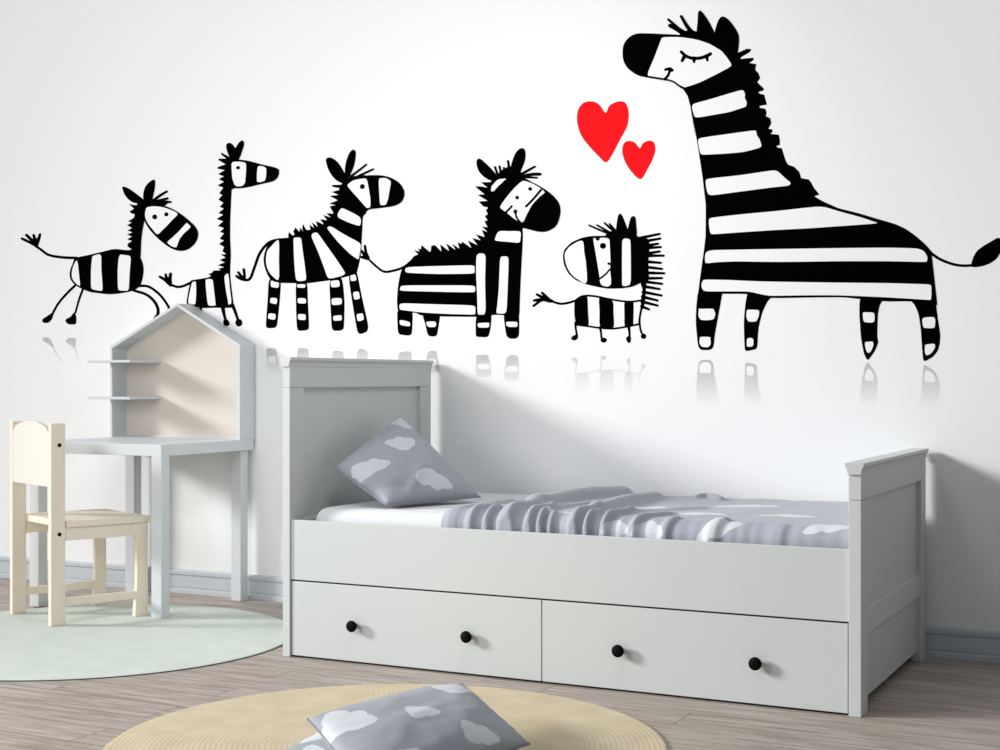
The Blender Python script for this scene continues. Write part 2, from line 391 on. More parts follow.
decal_part(z, 'ear', [S('C: 482,97 505,90 535,110 560,145 582,190 580,217 545,208 515,182 492,142')])
decal_part(z, 'ear', [S('C: 603,60 618,50 628,65 623,110 611,150 590,192 577,180 578,130 590,85')])
decal_part(z, 'head', [SK('C: 605,182 645,152 682,123', 9, 6), SK('C: 640,182 680,163 717,146', 9, 6), K('C: 555,220 600,185 650,178 690,178 640,215 600,240'), S('C: 575,222 620,190 680,179 750,178 800,188 845,215 868,250 870,280 855,310 820,328 760,338 700,345 675,353 625,300')],
    [K('C: 580,226 620,198 686,188 696,240 706,300 704,338 685,344 640,292'), K('C: 742,190 780,188 809,205 801,250 792,300 782,326 750,329 746,270')], [EL('C', 663, 233, 11)])
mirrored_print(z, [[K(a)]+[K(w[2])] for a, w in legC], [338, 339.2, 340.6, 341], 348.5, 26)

# --- sturdy zebra with a big black muzzle
z = centroid_root('zebra_decal', 'stocky zebra with a big black muzzle on the wall above the bed pillow', 470, 245)
decal_part(z, 'tail', [SK('D2: 225,190 170,235 110,255 70,258 35,235 0,203', 8, 6), SK('C2: 690,243 672,238 658,235', 14, 9), SK('C2: 690,240 680,215 675,180', 14, 8), SK('C2: 685,238 668,220 660,205', 12, 7)])
legD = [('D2: 137,450 212,455 212,500 209,568 195,577 150,572 141,560 138,500', ['D2: 147,500 160,499 200,508 204,528 195,534 148,526']),
        ('D2: 262,470 350,474 345,510 335,572 325,581 298,580 288,568 278,520', ['D2: 279,507 325,505 334,516 329,537 292,537 282,525']),
        ('D2: 530,474 608,470 602,540 592,580 580,585 535,583 530,575', ['D2: 535,514 595,511 600,520 595,540 540,540']),
        ('D2: 668,465 745,460 745,575 732,592 700,592 684,580 678,545', ['D2: 679,507 735,507 741,520 736,537 690,536 680,525'])]
for a, w in legD: decal_part(z, 'leg', [K(a)], [K(q) for q in w])
decal_part(z, 'body', [K('D2: 165,238 225,182 300,180 420,165 500,150 560,110 590,50 640,20 755,35 764,60 762,120 752,300 746,470 742,490 680,476 640,472 610,474 605,480 530,483 350,481 290,480 255,476 230,462 212,462 205,468 140,460 136,400 143,320 155,262')],
    [K('D2: 640,52 750,54 757,66 753,110 742,116 700,112 630,106 622,98'), K('D2: 174,250 182,233 515,224 525,232 525,264 514,270 340,272 180,266'), K('D2: 150,340 156,325 516,325 529,335 527,360 516,363 400,362 160,356 148,350'), K('D2: 145,430 153,414 300,419 518,425 529,435 529,470 520,475 400,472 270,465 160,452 148,448'), K('D2: 531,178 545,165 572,167 581,182 577,300 581,455 572,475 545,475 537,470 535,380 529,260'), K('D2: 649,190 660,180 688,181 696,195 691,320 686,450 676,470 636,469 630,462 635,430 643,350')])
decal_part(z, 'mane', [Z('D: 220,632 243,622 222,602 250,608 240,594 256,598 258,577 300,612 305,605 308,580 325,577 358,610 352,573 392,605 397,603 382,568 430,602 412,570 448,595 440,562 458,572 462,560 508,592 490,553 540,578 512,540 555,553 530,522 576,537 560,500 590,512 562,484 590,487 574,458 590,452 575,430 592,422 580,400 600,388 568,382 545,358 590,355 540,325 575,322 538,292 528,282 560,284 590,290 556,262 612,262 680,250 700,400 640,560 300,660 190,672')])
decal_part(z, 'ear', [S('D: 535,155 548,144 575,165 612,202 640,240 612,252 580,240 550,212 537,182')])
decal_part(z, 'ear', [S('D: 758,92 775,105 774,150 757,195 740,230 705,215 712,160 732,112')])
decal_part(z, 'head', [SK('D: 645,240 625,185', 9, 7), SK('D: 660,240 648,182', 10, 7), SK('D: 680,230 670,190', 12, 8), SK('D: 700,215 690,155', 11, 8), SK('D: 735,235 780,208 825,183', 13, 7), SK('D: 760,232 810,222 850,221', 12, 13), SK('D: 770,235 835,239', 9, 6),
    K('D: 600,262 640,225 655,205 700,180 725,195 760,215 780,235 765,255 740,300 700,320 680,420 750,440 766,480 762,500 700,505 630,500 590,480 590,400 590,320'),
    S('D: 640,380 680,330 760,248 810,262 870,295 920,335 947,375 950,420 932,475 892,503 850,508 800,497 762,486 740,470 690,440 650,410')],
    [K('D: 604,305 607,280 640,245 688,240 665,262 640,285 622,306 610,310'), K('D: 645,388 680,338 725,285 765,250 810,264 855,290 880,312 850,335 812,375 788,420 768,464 745,460 720,445 680,412')],
    [EL('D', 737, 338, 8), EL('D', 802, 295, 9, 8), SK('D: 856,300 818,345 782,382', 9, 9), SK('D: 710,382 680,413', 8, 8), SK('D: 728,410 735,440 755,464', 7, 7), EL('D', 728, 408, 9)])
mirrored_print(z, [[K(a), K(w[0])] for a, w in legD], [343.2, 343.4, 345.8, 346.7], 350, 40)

# --- little hedgehog-maned zebra
z = centroid_root('zebra_decal', 'smallest spiky-maned zebra on the wall below the red hearts', 612, 275)
decal_part(z, 'tail', [SK('E: 350,628 300,643 250,648 190,630', 8, 9), SK('E: 200,632 140,625 85,662', 14, 9), SK('E: 190,630 140,622 88,628', 20, 10), SK('E: 185,628 145,610 105,590', 20, 9), SK('E: 180,622 158,600 138,580', 16, 9)])
legE = [[SK('E2: 345,205 350,250 357,290', 9, 9), S('E2: 322,300 335,287 358,280 360,298 348,311 328,311')], [SK('E2: 500,232 506,265 509,298', 11, 8), EL('E2', 523, 313, 18, 14)], [SK('E2: 677,225 683,250 685,290', 16, 8), S('E2: 665,303 680,288 692,300 688,325 675,326')], [SK('E2: 747,205 755,255 768,282', 9, 8), EL('E2', 772, 289, 15, 15)]]
for q in legE: decal_part(z, 'leg', q)
E_bot = SK('E2: 350,217 430,227 500,237 580,241 650,232 745,213', 8, 8)
decal_part(z, 'body', [K('E2: 343,60 380,45 420,35 423,140 430,228 350,216 341,150'), K('E2: 493,40 582,66 582,150 588,240 498,237 500,130'), K('E2: 653,68 709,70 707,150 706,222 690,230 655,232 655,150'), E_bot, SK('E: 345,630 380,605 420,598 480,603 550,618 640,632 700,635 768,625', 9, 8), SK('E2: 765,90 750,160 746,215', 8, 9)])
decal_part(z, 'mane', [K('E: 695,240 740,235 805,242 808,300 800,400 806,500 785,515 760,512 695,540')] +
    [SK('E: %d,%d %d,%d' % q, 17, 11) for q in [(740, 240, 873, 212), (780, 258, 877, 241), (790, 285, 863, 273), (790, 300, 880, 294), (785, 335, 873, 322), (785, 348, 898, 348), (785, 385, 880, 393), (780, 418, 888, 431), (780, 455, 902, 458), (780, 490, 888, 488), (775, 510, 888, 524), (775, 540, 873, 557), (770, 575, 885, 597), (765, 605, 860, 628), (762, 635, 860, 660), (760, 665, 806, 684)]] +
    [K('E: 752,518 790,508 785,560 780,640 765,690 755,640 770,560')])
decal_part(z, 'ear', [K('E: 596,240 606,150 614,100 626,84 640,102 674,190 680,240')])
decal_part(z, 'ear', [K('E: 662,240 690,120 700,104 714,102 722,118 732,240')])
decal_part(z, 'head', [SK('E: 570,215 500,188 432,158', 12, 7), SK('E: 575,212 525,182 482,157', 12, 7), SK('E: 600,205 560,172 529,144', 12, 8), SK('E: 605,205 585,180 560,150', 14, 7), K('E: 530,225 560,195 610,200 620,240'),
    K('E: 270,355 278,312 320,268 385,238 450,226 560,226 600,215 720,220 760,240 740,380 760,512 735,525 700,540 640,550 540,552 430,530 350,500 305,460 277,405')],
    [S('E: 279,355 288,317 325,279 392,254 405,330 416,400 418,517 360,497 317,460 290,410'), K('E: 456,242 462,236 562,234 565,300 569,380 566,440 573,500 571,530 550,545 515,537 500,520 495,470 480,380'), K('E: 637,260 645,242 665,238 685,242 694,255 696,400 696,510 688,532 665,540 640,538 637,520')],
    [EL('E', 520, 287, 18, 17), EL('E', 487, 241, 11, 12), SK('E: 500,492 535,465 562,435', 8, 8), SK('E: 555,398 575,402', 12, 10)])
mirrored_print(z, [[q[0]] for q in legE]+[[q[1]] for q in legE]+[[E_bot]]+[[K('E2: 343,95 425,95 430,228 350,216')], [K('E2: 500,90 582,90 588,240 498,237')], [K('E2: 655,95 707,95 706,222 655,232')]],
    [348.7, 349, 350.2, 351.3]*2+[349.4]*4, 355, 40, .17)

# --- the big mother zebra
z = centroid_root('zebra_decal', 'largest zebra on the wall, eyes closed, facing left above the footboard', 800, 210)
decal_part(z, 'tail', [SK('G4: 560,388 620,430 700,462 770,473 830,470', 12, 10), K('G4: 820,478 828,445 836,418 860,380 900,350 950,322 985,300 1015,310 1020,350 998,395 975,430 940,455 895,472 850,480')])
legG = [('G5: 116,-10 268,-8 256,60 236,170 214,290 210,345 200,366 180,374 132,374 114,350 100,200 104,100', ['G5: 116,112 130,116 212,114 224,150 214,184 180,191 130,190 113,165', 'G5: 121,305 126,290 192,291 193,310 195,340 178,360 136,358 120,335']),
        ('G5: 425,10 575,40 545,70 512,140 488,240 482,350 476,368 414,381 406,370 400,200 411,80', ['G5: 416,125 430,120 499,123 495,165 478,200 424,200 412,165', 'G5: 416,310 425,298 452,298 462,310 461,345 450,356 424,357 415,350']),
        ('G6: 187,40 340,50 310,90 297,150 293,290 301,325 282,375 236,442 214,400 195,300 185,150', ['G6: 202,145 210,137 270,138 281,152 281,195 265,207 208,203', 'G6: 216,322 272,320 274,345 262,378 245,397 228,388 218,355']),
        ('G6: 500,60 655,40 662,100 672,180 688,280 685,330 674,375 645,415 586,448 580,400 570,250 556,150 530,90', ['G6: 574,180 590,169 650,166 661,185 657,236 640,241 585,240 577,215', 'G6: 592,338 652,333 660,345 655,370 630,402 600,412 590,385'])]
for a, w in legG: decal_part(z, 'leg', [K(a)], [K(q) for q in w])
decal_part(z, 'body', [Z('G: 610,436 640,480 653,530 665,600 678,680') + P('G2: 165,300 186,400 200,490 215,590 230,720 ; G3: 152,-20 163,90 163,180 162,290 150,390 137,480 125,570 110,690 105,760') +
    chaikin(P('G5: 110,20 250,22 430,22 500,40 560,50 800,45 1000,43 ; G6: 100,45 190,55 330,70 500,68 560,75 655,80'), 1, False) +
    P('G4: 607,720 600,660 592,590 582,500 572,412') + smooth_cr(P('G4: 580,398 540,350 500,313 460,280 400,240 330,210 240,184 120,148 0,118 ; G3: 950,98 880,66 835,38'), False) +
    P('G2: 735,640 700,600 660,560 600,460 560,400 530,330 500,250 480,170 450,60 420,0 ; G: 900,300 860,325 740,390 640,440')],
    [K('G2: 158,235 165,218 240,198 400,150 418,150 428,170 425,190 437,212 432,235 400,245 350,262 190,290 172,286 164,260'), K('G2: 188,400 200,388 330,370 470,350 483,354 486,376 500,395 511,430 500,441 420,462 330,470 212,476 200,468 194,440'), K('G2: 226,605 236,592 400,575 570,549 592,556 625,588 657,614 648,630 550,640 400,660 258,679 240,672 232,650'),
     K('G3: 178,195 185,172 400,148 600,130 850,102 905,104 ; G4: 0,133 130,168 240,205 225,212 0,228 ; G3: 800,242 600,252 400,265 205,279 190,275 182,240'),
     K('G3: 155,405 165,385 195,374 400,370 1000,361 ; G4: 300,358 490,363 530,383 550,420 545,450 520,452 300,447 0,447 ; G3: 800,450 600,452 350,448 230,453 155,462'),
     K('G3: 131,595 142,562 165,558 300,560 500,570 1000,577 ; G4: 300,580 540,587 573,592 574,660 570,690 540,688 300,673 0,660 ; G3: 800,660 560,664 500,652 430,636 300,636 160,636 140,625')])
decal_part(z, 'mane', [Z('G: 865,320 890,265 935,245 955,247 950,258 905,285 900,296 965,290 968,298 945,315 980,322 975,350 990,365 1000,390 ; G2: 485,110 495,122 518,143 515,152 488,160 500,170 520,175 533,222 500,228 488,238 525,245 532,262 528,282 550,292 556,315 540,345 560,348 562,358 550,370 593,375 598,400 598,424 575,430 580,438 608,442 620,480 633,522 670,535 695,560 705,592 742,598 752,610 770,642 795,672 765,682 700,690 500,600 400,400 350,100')])
decal_part(z, 'ear', [S('G: 688,168 690,105 692,65 702,55 725,80 755,130 772,178 730,195')])
decal_part(z, 'ear', [S('G: 772,178 790,110 812,84 842,100 875,142 893,182 892,230 882,280 855,290 780,200')])
decal_part(z, 'head', [SK('G: 690,185 645,145 606,82', 22, 11), SK('G: 640,180 590,148 550,128', 28, 16), SK('G: 590,140 565,118 542,98', 12, 9), K('G: 590,176 640,150 690,160 770,172 820,180 860,230 895,275 870,300 860,320 780,220 690,195'),
    S('G: 315,270 320,225 345,190 385,170 450,169 520,172 600,176 680,184 750,208 815,245 850,290 866,328 800,370 700,420 625,445 590,428 565,408 520,400 440,387 390,375 345,345 322,310')],
    [K('G: 510,184 600,184 680,195 750,218 812,255 845,298 864,330 800,365 700,415 622,441 590,425 548,402 520,395 460,388 438,380 440,358 470,290 500,210')],
    [SK('G: 607,260 630,280 660,291 700,291 735,280 753,270', 13, 15), SK('G: 622,285 611,305', 17, 12), SK('G: 672,292 671,310', 18, 10), SK('G: 734,280 738,302', 17, 10), SK('G: 528,349 550,343 563,352', 11, 11), EL('G', 552, 350, 11), SK('G: 551,352 541,378 525,396', 10, 12), SK('G: 440,383 520,396 565,408 595,428 622,442', 5, 7)])
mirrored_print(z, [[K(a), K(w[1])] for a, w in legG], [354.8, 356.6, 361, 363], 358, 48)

def heart(label, spec):
    pts = S(spec); u = sum(p[0] for p in pts)/len(pts); v = sum(p[1] for p in pts)/len(pts)
    x, zz = on_y(u, v, WALL_Y); bm = bmesh.new(); flat_poly(bm, [pts], .0006, .0006, 0)
    for q in bm.verts: q.co -= Vector((x, WALL_Y, zz))
    o = link_mesh('heart_decal', bm, M['heart'], None, loc=(x, WALL_Y, zz)); tag(o, label, 'wall decal', 'red heart decals')
heart('larger red heart on the wall in front of the big zebra', 'F: 152,376 165,352 195,338 218,343 229,375 224,420 203,460 178,508 155,541 132,524 98,488 70,450 57,405 60,368 78,343 108,338 132,350')
heart('smaller red heart on the wall, below right of the larger heart', 'F: 266,494 276,478 295,469 313,475 318,500 309,530 291,565 270,597 245,580 220,545 208,510 211,482 225,470 248,474')

# ------------------------------------------------------------------ daybed
BX0, BX1, BY0, BY1 = -3.086, -.972, 4.325, 5.372
PW = .038; PH = .031
bed = thing('daybed', 'pale grey wooden daybed with tall headboard and two drawers, standing against the wall', 'bed', ((BX0+BX1)/2, (BY0+BY1)/2, 0))
def bpart(name, bm, mat, parent=None):
    for v in bm.verts: v.co -= bed.location
    return link_mesh(name, bm, mat, parent or bed)
def end_board(name, x0, x1, top, rail_h, inner, mids):
    """frame-and-panel end: two posts, top rail, recessed panel, middle rail"""
    zs = top-.02-rail_h; SW = .09
    bm = bmesh.new()
    for ya, yb in ((BY0, BY0+SW), (BY1-SW, BY1)):
        bx(bm, x0, x1, ya, yb, 0, zs-.001, .002); bx(bm, x0+.003, x1-.003, ya+.003, yb-.003, zs-.01, zs+.01); bx(bm, x0, x1, ya, yb, zs+.001, top-.02, .0012)
    bx(bm, x0+.0006, x1-.0006, BY0+SW-.002, BY1-SW+.002, zs, top-.02, .002)
    for a, c in mids: bx(bm, x0+.004, x1-.004, BY0+SW-.002, BY1-SW+.002, a, c, .003)
    ob = bpart(name, bm, M['bed'])
    bm = bmesh.new(); bx(bm, x0+.016, x1-.016, BY0+SW-.003, BY1-SW+.003, .035, zs+.01)
    p = bpart('panel', bm, M['bed'], ob)
    # stepped cap rail
    bm = bmesh.new()
    prof = [(x0-.001, top-.034), (x0-.002, top-.026), (x0-.003, top-.020), (x0-.006, top-.013), (x0-.009, top-.010), (x0-.009, top), (x1+.009, top), (x1+.009, top-.010), (x1+.006, top-.013), (x1+.003, top-.020), (x1+.002, top-.026), (x1+.001, top-.034)]
    prism(bm, prof, 'y', BY0-.008, BY1+.006)
    # front return of the moulding
    bpart('cap_rail', bm, M['bed'], ob)
    return ob
end_board('headboard', BX0, BX0+PH, 1.100, .092, 1, [(.45, .5)])
end_board('footboard', BX1-PW, BX1, .766, .092, -1, [(.235, .315)])
X0, X1 = BX0+PH, BX1-PW; FY = 4.333
bpart('side_rail', box_bm(X0, X1, FY, FY+.022, .284, .503, bev=.002), M['bed'])
bpart('back_rail', box_bm(X0, X1, BY1-.03, BY1-.008, .03, .502, bev=.002), M['bed'])
bpart('mattress_base', box_bm(X0, X1, FY+.024, BY1-.032, .36, .40, bev=.002), M['bed'])
bm = bmesh.new(); bx(bm, X0, X1, FY+.006, FY+.024, .001, .287); bpart('gap_shade_board', bm, M['gap_shade'])  # near-black board standing in for the shade around and under the drawers
XM = -2.037
for a, c in ((X0+.004, XM-.0018), (XM+.0018, X1-.004)):
    bm = box_bm(a, c, FY-.001, FY+.018, .007, .2785, bev=.0018)
    bx(bm, a+.03, c-.03, FY+.03, BY1-.1, .03, .24)
    d = bpart('drawer', bm, M['bed'])
    for kx in ((-2.776, -2.312) if a < XM-.1 else (-1.753, -1.295)):
        kb = bmesh.new()
        lathe(kb, [(0, -.001), (.0085, -.001), (.008, .006), (.0065, .012), (.0085, .017), (.018, .018), (.0205, .023), (.0205, .029), (.018, .033), (.011, .0355), (0, .036)], 28)
        for v in kb.verts: v.co = Vector((kx+v.co.x, FY-v.co.z, .137+v.co.y))
        bmesh.ops.recalc_face_normals(kb, faces=kb.faces)
        k = bpart('knob', kb, M['knob'], d); k.data.polygons.foreach_set('use_smooth', [True]*len(k.data.polygons)); k['label'] = 'black round knob'

# ---- cloud prints
def cloud_val(p, clouds):
    best = 9
    for (cx, cy, s, ang, fl) in clouds:
        dx, dy = p[0]-cx, p[1]-cy; ca, sa = math.cos(ang), math.sin(ang)
        x = (dx*ca+dy*sa)/s; y = (-dx*sa+dy*ca)/s*fl
        for ex, ey, er in ((-.55, -.12, .36), (0, .12, .52), (.5, -.1, .4), (.05, -.2, .42), (-.25, .05, .4), (.78, -.24, .22), (-.82, -.22, .2)):
            best = min(best, (math.hypot(x-ex, y-ey)-er)*s)
    return best
def set_cloud(o, vals):
    at = o.data.attributes.new('cloud', 'FLOAT', 'POINT'); at.data.foreach_set('value', vals)

# ---- mattress with fitted white sheet
def sheet_of(name, nx, ny, fn, mat, thick=0, cloud=None, closed=False, parent=None):
    bm = bmesh.new(); g = []; vals = []
    for i in range(nx+1):
        row = []
        for j in range(ny+1):
            p, c = fn(i/nx, j/ny); row.append(bm.verts.new(p)); vals.append(c)
        g.append(row)
    for i in range(nx):
        for j in range(ny): bm.faces.new((g[i][j], g[i+1][j], g[i+1][j+1], g[i][j+1]))
    return bm, vals
MZ = .545
mb = box_bm(X0+.045, X1-.004, FY+.058, BY1-.034, .402, MZ)
bmesh.ops.subdivide_edges(mb, edges=mb.edges[:], cuts=6, use_grid_fill=True)
t = bmesh.new(); bx(t, X0+.045, X1-.004, FY+.058, BY1-.034, .402, MZ, .066, 9)
mb.free(); mb = t
for f in mb.faces: f.smooth = True
mat_o = link_mesh('mattress', mb, M['sheet']); tag(mat_o, 'white-sheeted mattress lying in the daybed, bare near the pillow', 'mattress')
mat_o.location = (0, 0, 0)

# ---- blanket
def seg_d(p, a, c):
    ax, ay = a; cx, cy = c; dx, dy = cx-ax, cy-ay; L2 = dx*dx+dy*dy
    t = max(0, min(1, ((p[0]-ax)*dx+(p[1]-ay)*dy)/L2)); return math.hypot(p[0]-ax-t*dx, p[1]-ay-t*dy), t
XR = lambda u: on_y(u, 525, 4.37)[0]
RIDGES = [  # start, end, height, width
    ((XR(449), 4.30), (-2.385, 4.80), .010, .020), ((XR(466), 4.30), (-2.32, 4.52), .016, .016), ((XR(484), 4.28), (-2.26, 4.46), .020, .013),
    ((XR(506), 4.28), (-2.19, 4.62), .030, .030), ((-2.19, 4.62), (-2.10, 5.19), .044, .046), ((XR(530), 4.28), (-2.12, 4.60), .022, .016),
    ((-2.12, 4.60), (-2.03, 5.00), .014, .024), ((XR(545), 4.28), (-2.08, 4.48), .020, .012), ((XR(557), 4.28), (-2.04, 4.44), .012, .010),
    ((XR(574), 4.28), (-1.95, 4.60), .026, .020), ((-1.95, 4.60), (-1.955, 5.17), .029, .034), ((XR(588), 4.28), (-1.90, 4.50), .022, .012),
    ((XR(602), 4.28), (-1.82, 4.60), .020, .013), ((-1.82, 4.60), (-1.66, 4.86), .010, .026), ((XR(620), 4.28), (-1.66, 4.58), .014, .014),
    ((XR(648), 4.28), (-1.60, 4.44), .010, .014), ((XR(700), 4.28), (-1.44, 4.46), .012, .018), ((XR(765), 4.28), (-1.24, 4.42), .006, .02),
    ((-1.70, 5.20), (-1.77, 5.29), .018, .018), ((-1.80, 5.22), (-1.79, 5.30), .016, .013)]
CL_BED = []
def blanket_fn(s, t):
    xe = -2.452+.07*max(0, min(1, (t-.1)/.6))
    x = xe + ((X1-.008)-xe)*s
    TOPY = BY1-.055; FRONT = FY+.060; ln_top = TOPY-FRONT; drop = .102; total = ln_top+drop+.03
    r = .05; q = t*total                      # arc length from the hanging hem up and over to the back
    hang = drop-r
    if q < hang: y = FRONT; z = MZ+.004-r-(hang-q); nrm = (0, -1, 0); w = 1
    elif q < hang+r*math.pi/2: a = (q-hang)/r; y = FRONT+r-r*math.cos(a); z = MZ+.004-r+r*math.sin(a); w = 1-(q-hang)/(r*math.pi/2); nrm = (0, -math.cos(a), math.sin(a))
    else: y = FRONT+r+(q-hang-r*math.pi/2); z = MZ+.004; nrm = (0, 0, 1); w = 0
    y = min(y, BY1-.045+0*y) if y < BY1-.045 else BY1-.045
    h = 0
    yy2 = max(y, 4.385)
    for a, c, hh, ww in RIDGES:
        d, tt = seg_d((x, yy2), a, c); h = max(h, 0)+0; e = hh*1.12*math.exp(-(d/(ww*1.15))**3)*(1-.3*abs(tt-.5))
        h = max(h, e)+.25*min(h, e)
    h += .008+.004*(noise.noise(Vector((x*7, yy2*4, .3)))+.6*noise.noise(Vector((x*16, yy2*9, 1.3)))) + .004
    if y < 4.50:  # scalloped bulges where the cloth tucks behind the rail
        k = max(0, 1-(y-4.39)/.12) if y > 4.39 else 1
        amp = .004 if x < -1.72 else .0015
        h += amp*k*(.5+.5*math.sin(x*2*math.pi/.047+2.6*math.sin(x*9)))
    lim = .03 if w > .3 else .06
    hh = h
    px, py, pz = x+nrm[0]*hh, y+nrm[1]*hh, z+nrm[2]*hh+ (h*.35*w if w > 0 else 0)
    py = max(py, FY+.026)
    # thin turned edge on the pillow side
    if s < .012: pz -= .004*(1-s/.012) if nrm[2] > .5 else 0
    return (px, py, pz), (x, FRONT+r+(q-hang-r*math.pi/2))
NXB, NYB = 330, 120
def find_on_blanket(u, v):
    best = (1e9, 0, 0)
    for i in range(0, 101):
        for j in range(0, 61):
            (x, y, zz), dev = blanket_fn(i/100, j/60); p = Vector((x, y)); d = p.dot(FW)
            e = (PCX+FPX*p.dot(RT)/d-u)**2+((PHY-(zz-CAMH)*FPX/d)-v)**2*4
            if e < best[0] and e < best[0]-.5: best = (e, x, dev[1])
    return best[1], best[2]
PRINTS = [(*find_on_blanket(u, v), sz, a, fl) for (u, v, sz, a, fl) in [(693, 514, .115, .5, 1.3), (788, 516, .095, .2, 1.3), (832, 527, .085, .3, 1.6), (714, 525, .08, .5, 1.5), (747, 506, .12, .4, 1.3), (656, 508, .09, .3, 1.4), (650, 530, .055, .1, 1), (617, 529, .045, .2, 1), (560, 512, .05, .4, 1)]]
bm, vals = sheet_of('blanket', NXB, NYB, blanket_fn, None)
vals = [cloud_val(p, PRINTS) for p in vals]
o = link_mesh('blanket', bm, M['cloth'], None, True); set_cloud(o, vals)
sm = o.modifiers.new('solid', 'SOLIDIFY'); sm.thickness = .004; sm.offset = -1
tag(o, 'rumpled grey blanket with white clouds spread over the daybed mattress', 'blanket')

# ---- pillows
def pillow(name, label, corners, thick, clouds, mat, up, fold=None, n=56, pinch=.05, group=None, cat='pillow', sag=0):
    A, Bc, Cc, D = [Vector(c) for c in corners]
    def base(u, v):
        uu = u-.5; vv = v-.5
        u2 = .5+uu*(1-pinch*(1-(2*uu)**2)*0-pinch*(1-(2*vv)**2)); v2 = .5+vv*(1-pinch*(1-(2*uu)**2))
        return A*(1-u2)*(1-v2)+Bc*u2*(1-v2)+Cc*u2*v2+D*(1-u2)*v2
    nr = (Bc-A).cross(D-A)+(Cc-Bc).cross(D-Cc)*-1
    nr = ((Bc-D).cross(Cc-A)).normalized()
    if nr.dot(Vector(up)) < 0: nr = -nr
    bm = bmesh.new(); vals = []
    def th(u, v):
        a = max(0, 1-(2*u-1)**2); c = max(0, 1-(2*v-1)**2)
        return (a*c)**.42
    grid = {}
    for side in (1, -1):
        for i in range(n+1):
            for j in range(n+1):
                u, v = i/n, j/n
                edge = i in (0, n) or j in (0, n)
                if side == -1 and edge: grid[side, i, j] = grid[1, i, j]; continue
                k = th(u, v)
                w = noise.noise(Vector((u*4+3, v*4, side*2)))*.07+noise.noise(Vector((u*9, v*9+5, side)))*.03
                off = thick/2*k*(1+w)
                if fold and side == 1:
                    for (a, c, hh, ww) in fold:
                        d, tt = seg_d((u, v), a, c); off += hh*math.exp(-(d/ww)**2)*math.sin(math.pi*min(1, max(.1, tt*.9+.1)))*min(1, k*1.6)
                # little puckers along the seam
                e = min(u, 1-u, v, 1-v)
                off += .0035*math.exp(-e/.06)*k*math.sin((u-v)*55)
                p = base(u, v)+nr*off*side*(1 if side == 1 else .8)
                p.z -= sag*(1-4*(u-.5)**2)*(1-4*(v-.5)**2)
                grid[side, i, j] = bm.verts.new(p)
                sx = (Bc-A).length; sy = (D-A).length*.5+(Cc-Bc).length*.5
                vals.append(cloud_val((u, v), clouds) * .45 if side == 1 else cloud_val((1-u, v), clouds)*.45)
    for side in (1, -1):
        for i in range(n):
            for j in range(n):
                f = [grid[side, i, j], grid[side, i+1, j], grid[side, i+1, j+1], grid[side, i, j+1]]
                bm.faces.new(f if side == 1 else f[::-1])
    bm.verts.ensure_lookup_table()
    bmesh.ops.recalc_face_normals(bm, faces=bm.faces)
    rim = [grid[1, i, 0].co.copy() for i in range(n)]+[grid[1, n, j].co.copy() for j in range(n)]+[grid[1, i, n].co.copy() for i in range(n, 0, -1)]+[grid[1, 0, j].co.copy() for j in range(n, 0, -1)]
    ctr = (A+Bc+Cc+D)/4
    for v in bm.verts: v.co -= ctr
    o = link_mesh(name, bm, mat, None, True, loc=ctr); set_cloud(o, vals)
    tag(o, label, cat, group)
    # stitched edge
    sb = bmesh.new(); m = len(rim); rr = []
    for k in range(m):
        p = rim[k]-ctr; tn = (rim[(k+1) % m]-rim[k-1]).normalized(); s1 = nr.cross(tn).normalized()
        rr.append([sb.verts.new(p+(s1*math.cos(a)+nr*math.sin(a))*.0022) for a in [i*math.pi/3 for i in range(6)]])
    for k in range(m):
        for i in range(6):
            sb.faces.new((rr[k][i], rr[(k+1) % m][i], rr[(k+1) % m][(i+1) % 6], rr[k][(i+1) % 6]))
    bmesh.ops.recalc_face_normals(sb, faces=sb.faces)
    link_mesh('seam', sb, M['seam'], o, True)
    return o
pillow('pillow', 'grey pillow with white clouds leaning on the headboard', [(-3.0, 4.54, .682), (-3.0, 5.01, .868), (-2.535, 4.84, .567), (-2.71, 4.44, .563)],
       .15, [(.12, .42, .20, .9, 1), (.60, .35, .17, .4, .9), (.93, .10, .19, .5, 1), (.56, .86, .19, .2, -1.1)], M['cloth'], (1, -.6, .8),
       fold=[((.22, .99), (.60, .66), .024, .035), ((.12, .80), (.40, .90), -.014, .06)], pinch=.05)
A_ = Vector((*on_floor(307, 719, .17), .17)); B_ = Vector((*on_floor(461, 683, .12), .12)); C_ = Vector((*on_floor(530, 744, .07), .07))
D_ = A_+C_-B_; D_.z = .10
pillow('cushion', 'grey cushion with white clouds lying on the straw round rug', [A_, B_, C_, D_], .125,
       [(.10, .27, .19, 1.2, 1), (.47, .50, .125, .9, 1), (.84, .24, .17, .5, 1), (.70, .86, .14, 1.0, 1), (.2, .85, .13, .2, 1)], M['cloth_floor'], (0, 0, 1), group='cushions on the round straw rug', cat='cushion', pinch=.06)
P1 = Vector((*on_floor(350, 718, .035), .035)); P2 = Vector((*on_floor(248, 770, .035), .035))
dv = (P2-P1); pv = Vector((-dv.y, dv.x, 0)); L1 = dv.length
if pv.x < 0: pv = -pv
P3 = P2+pv; P4 = P1+pv*.62; P3 = P2+pv*.62
pillow('cushion', 'white clouded cushion peeking out beneath the grey cushion at the bottom edge', [P1, P2, P3, P4], .06,
       [(.40, .12, .22, .2, .9), (.8, .3, .15, .4, 1), (.3, .7, .15, .4, 1)], M['cloth_floor'], (0, 0, 1), group='cushions on the round straw rug', cat='cushion', pinch=.02)

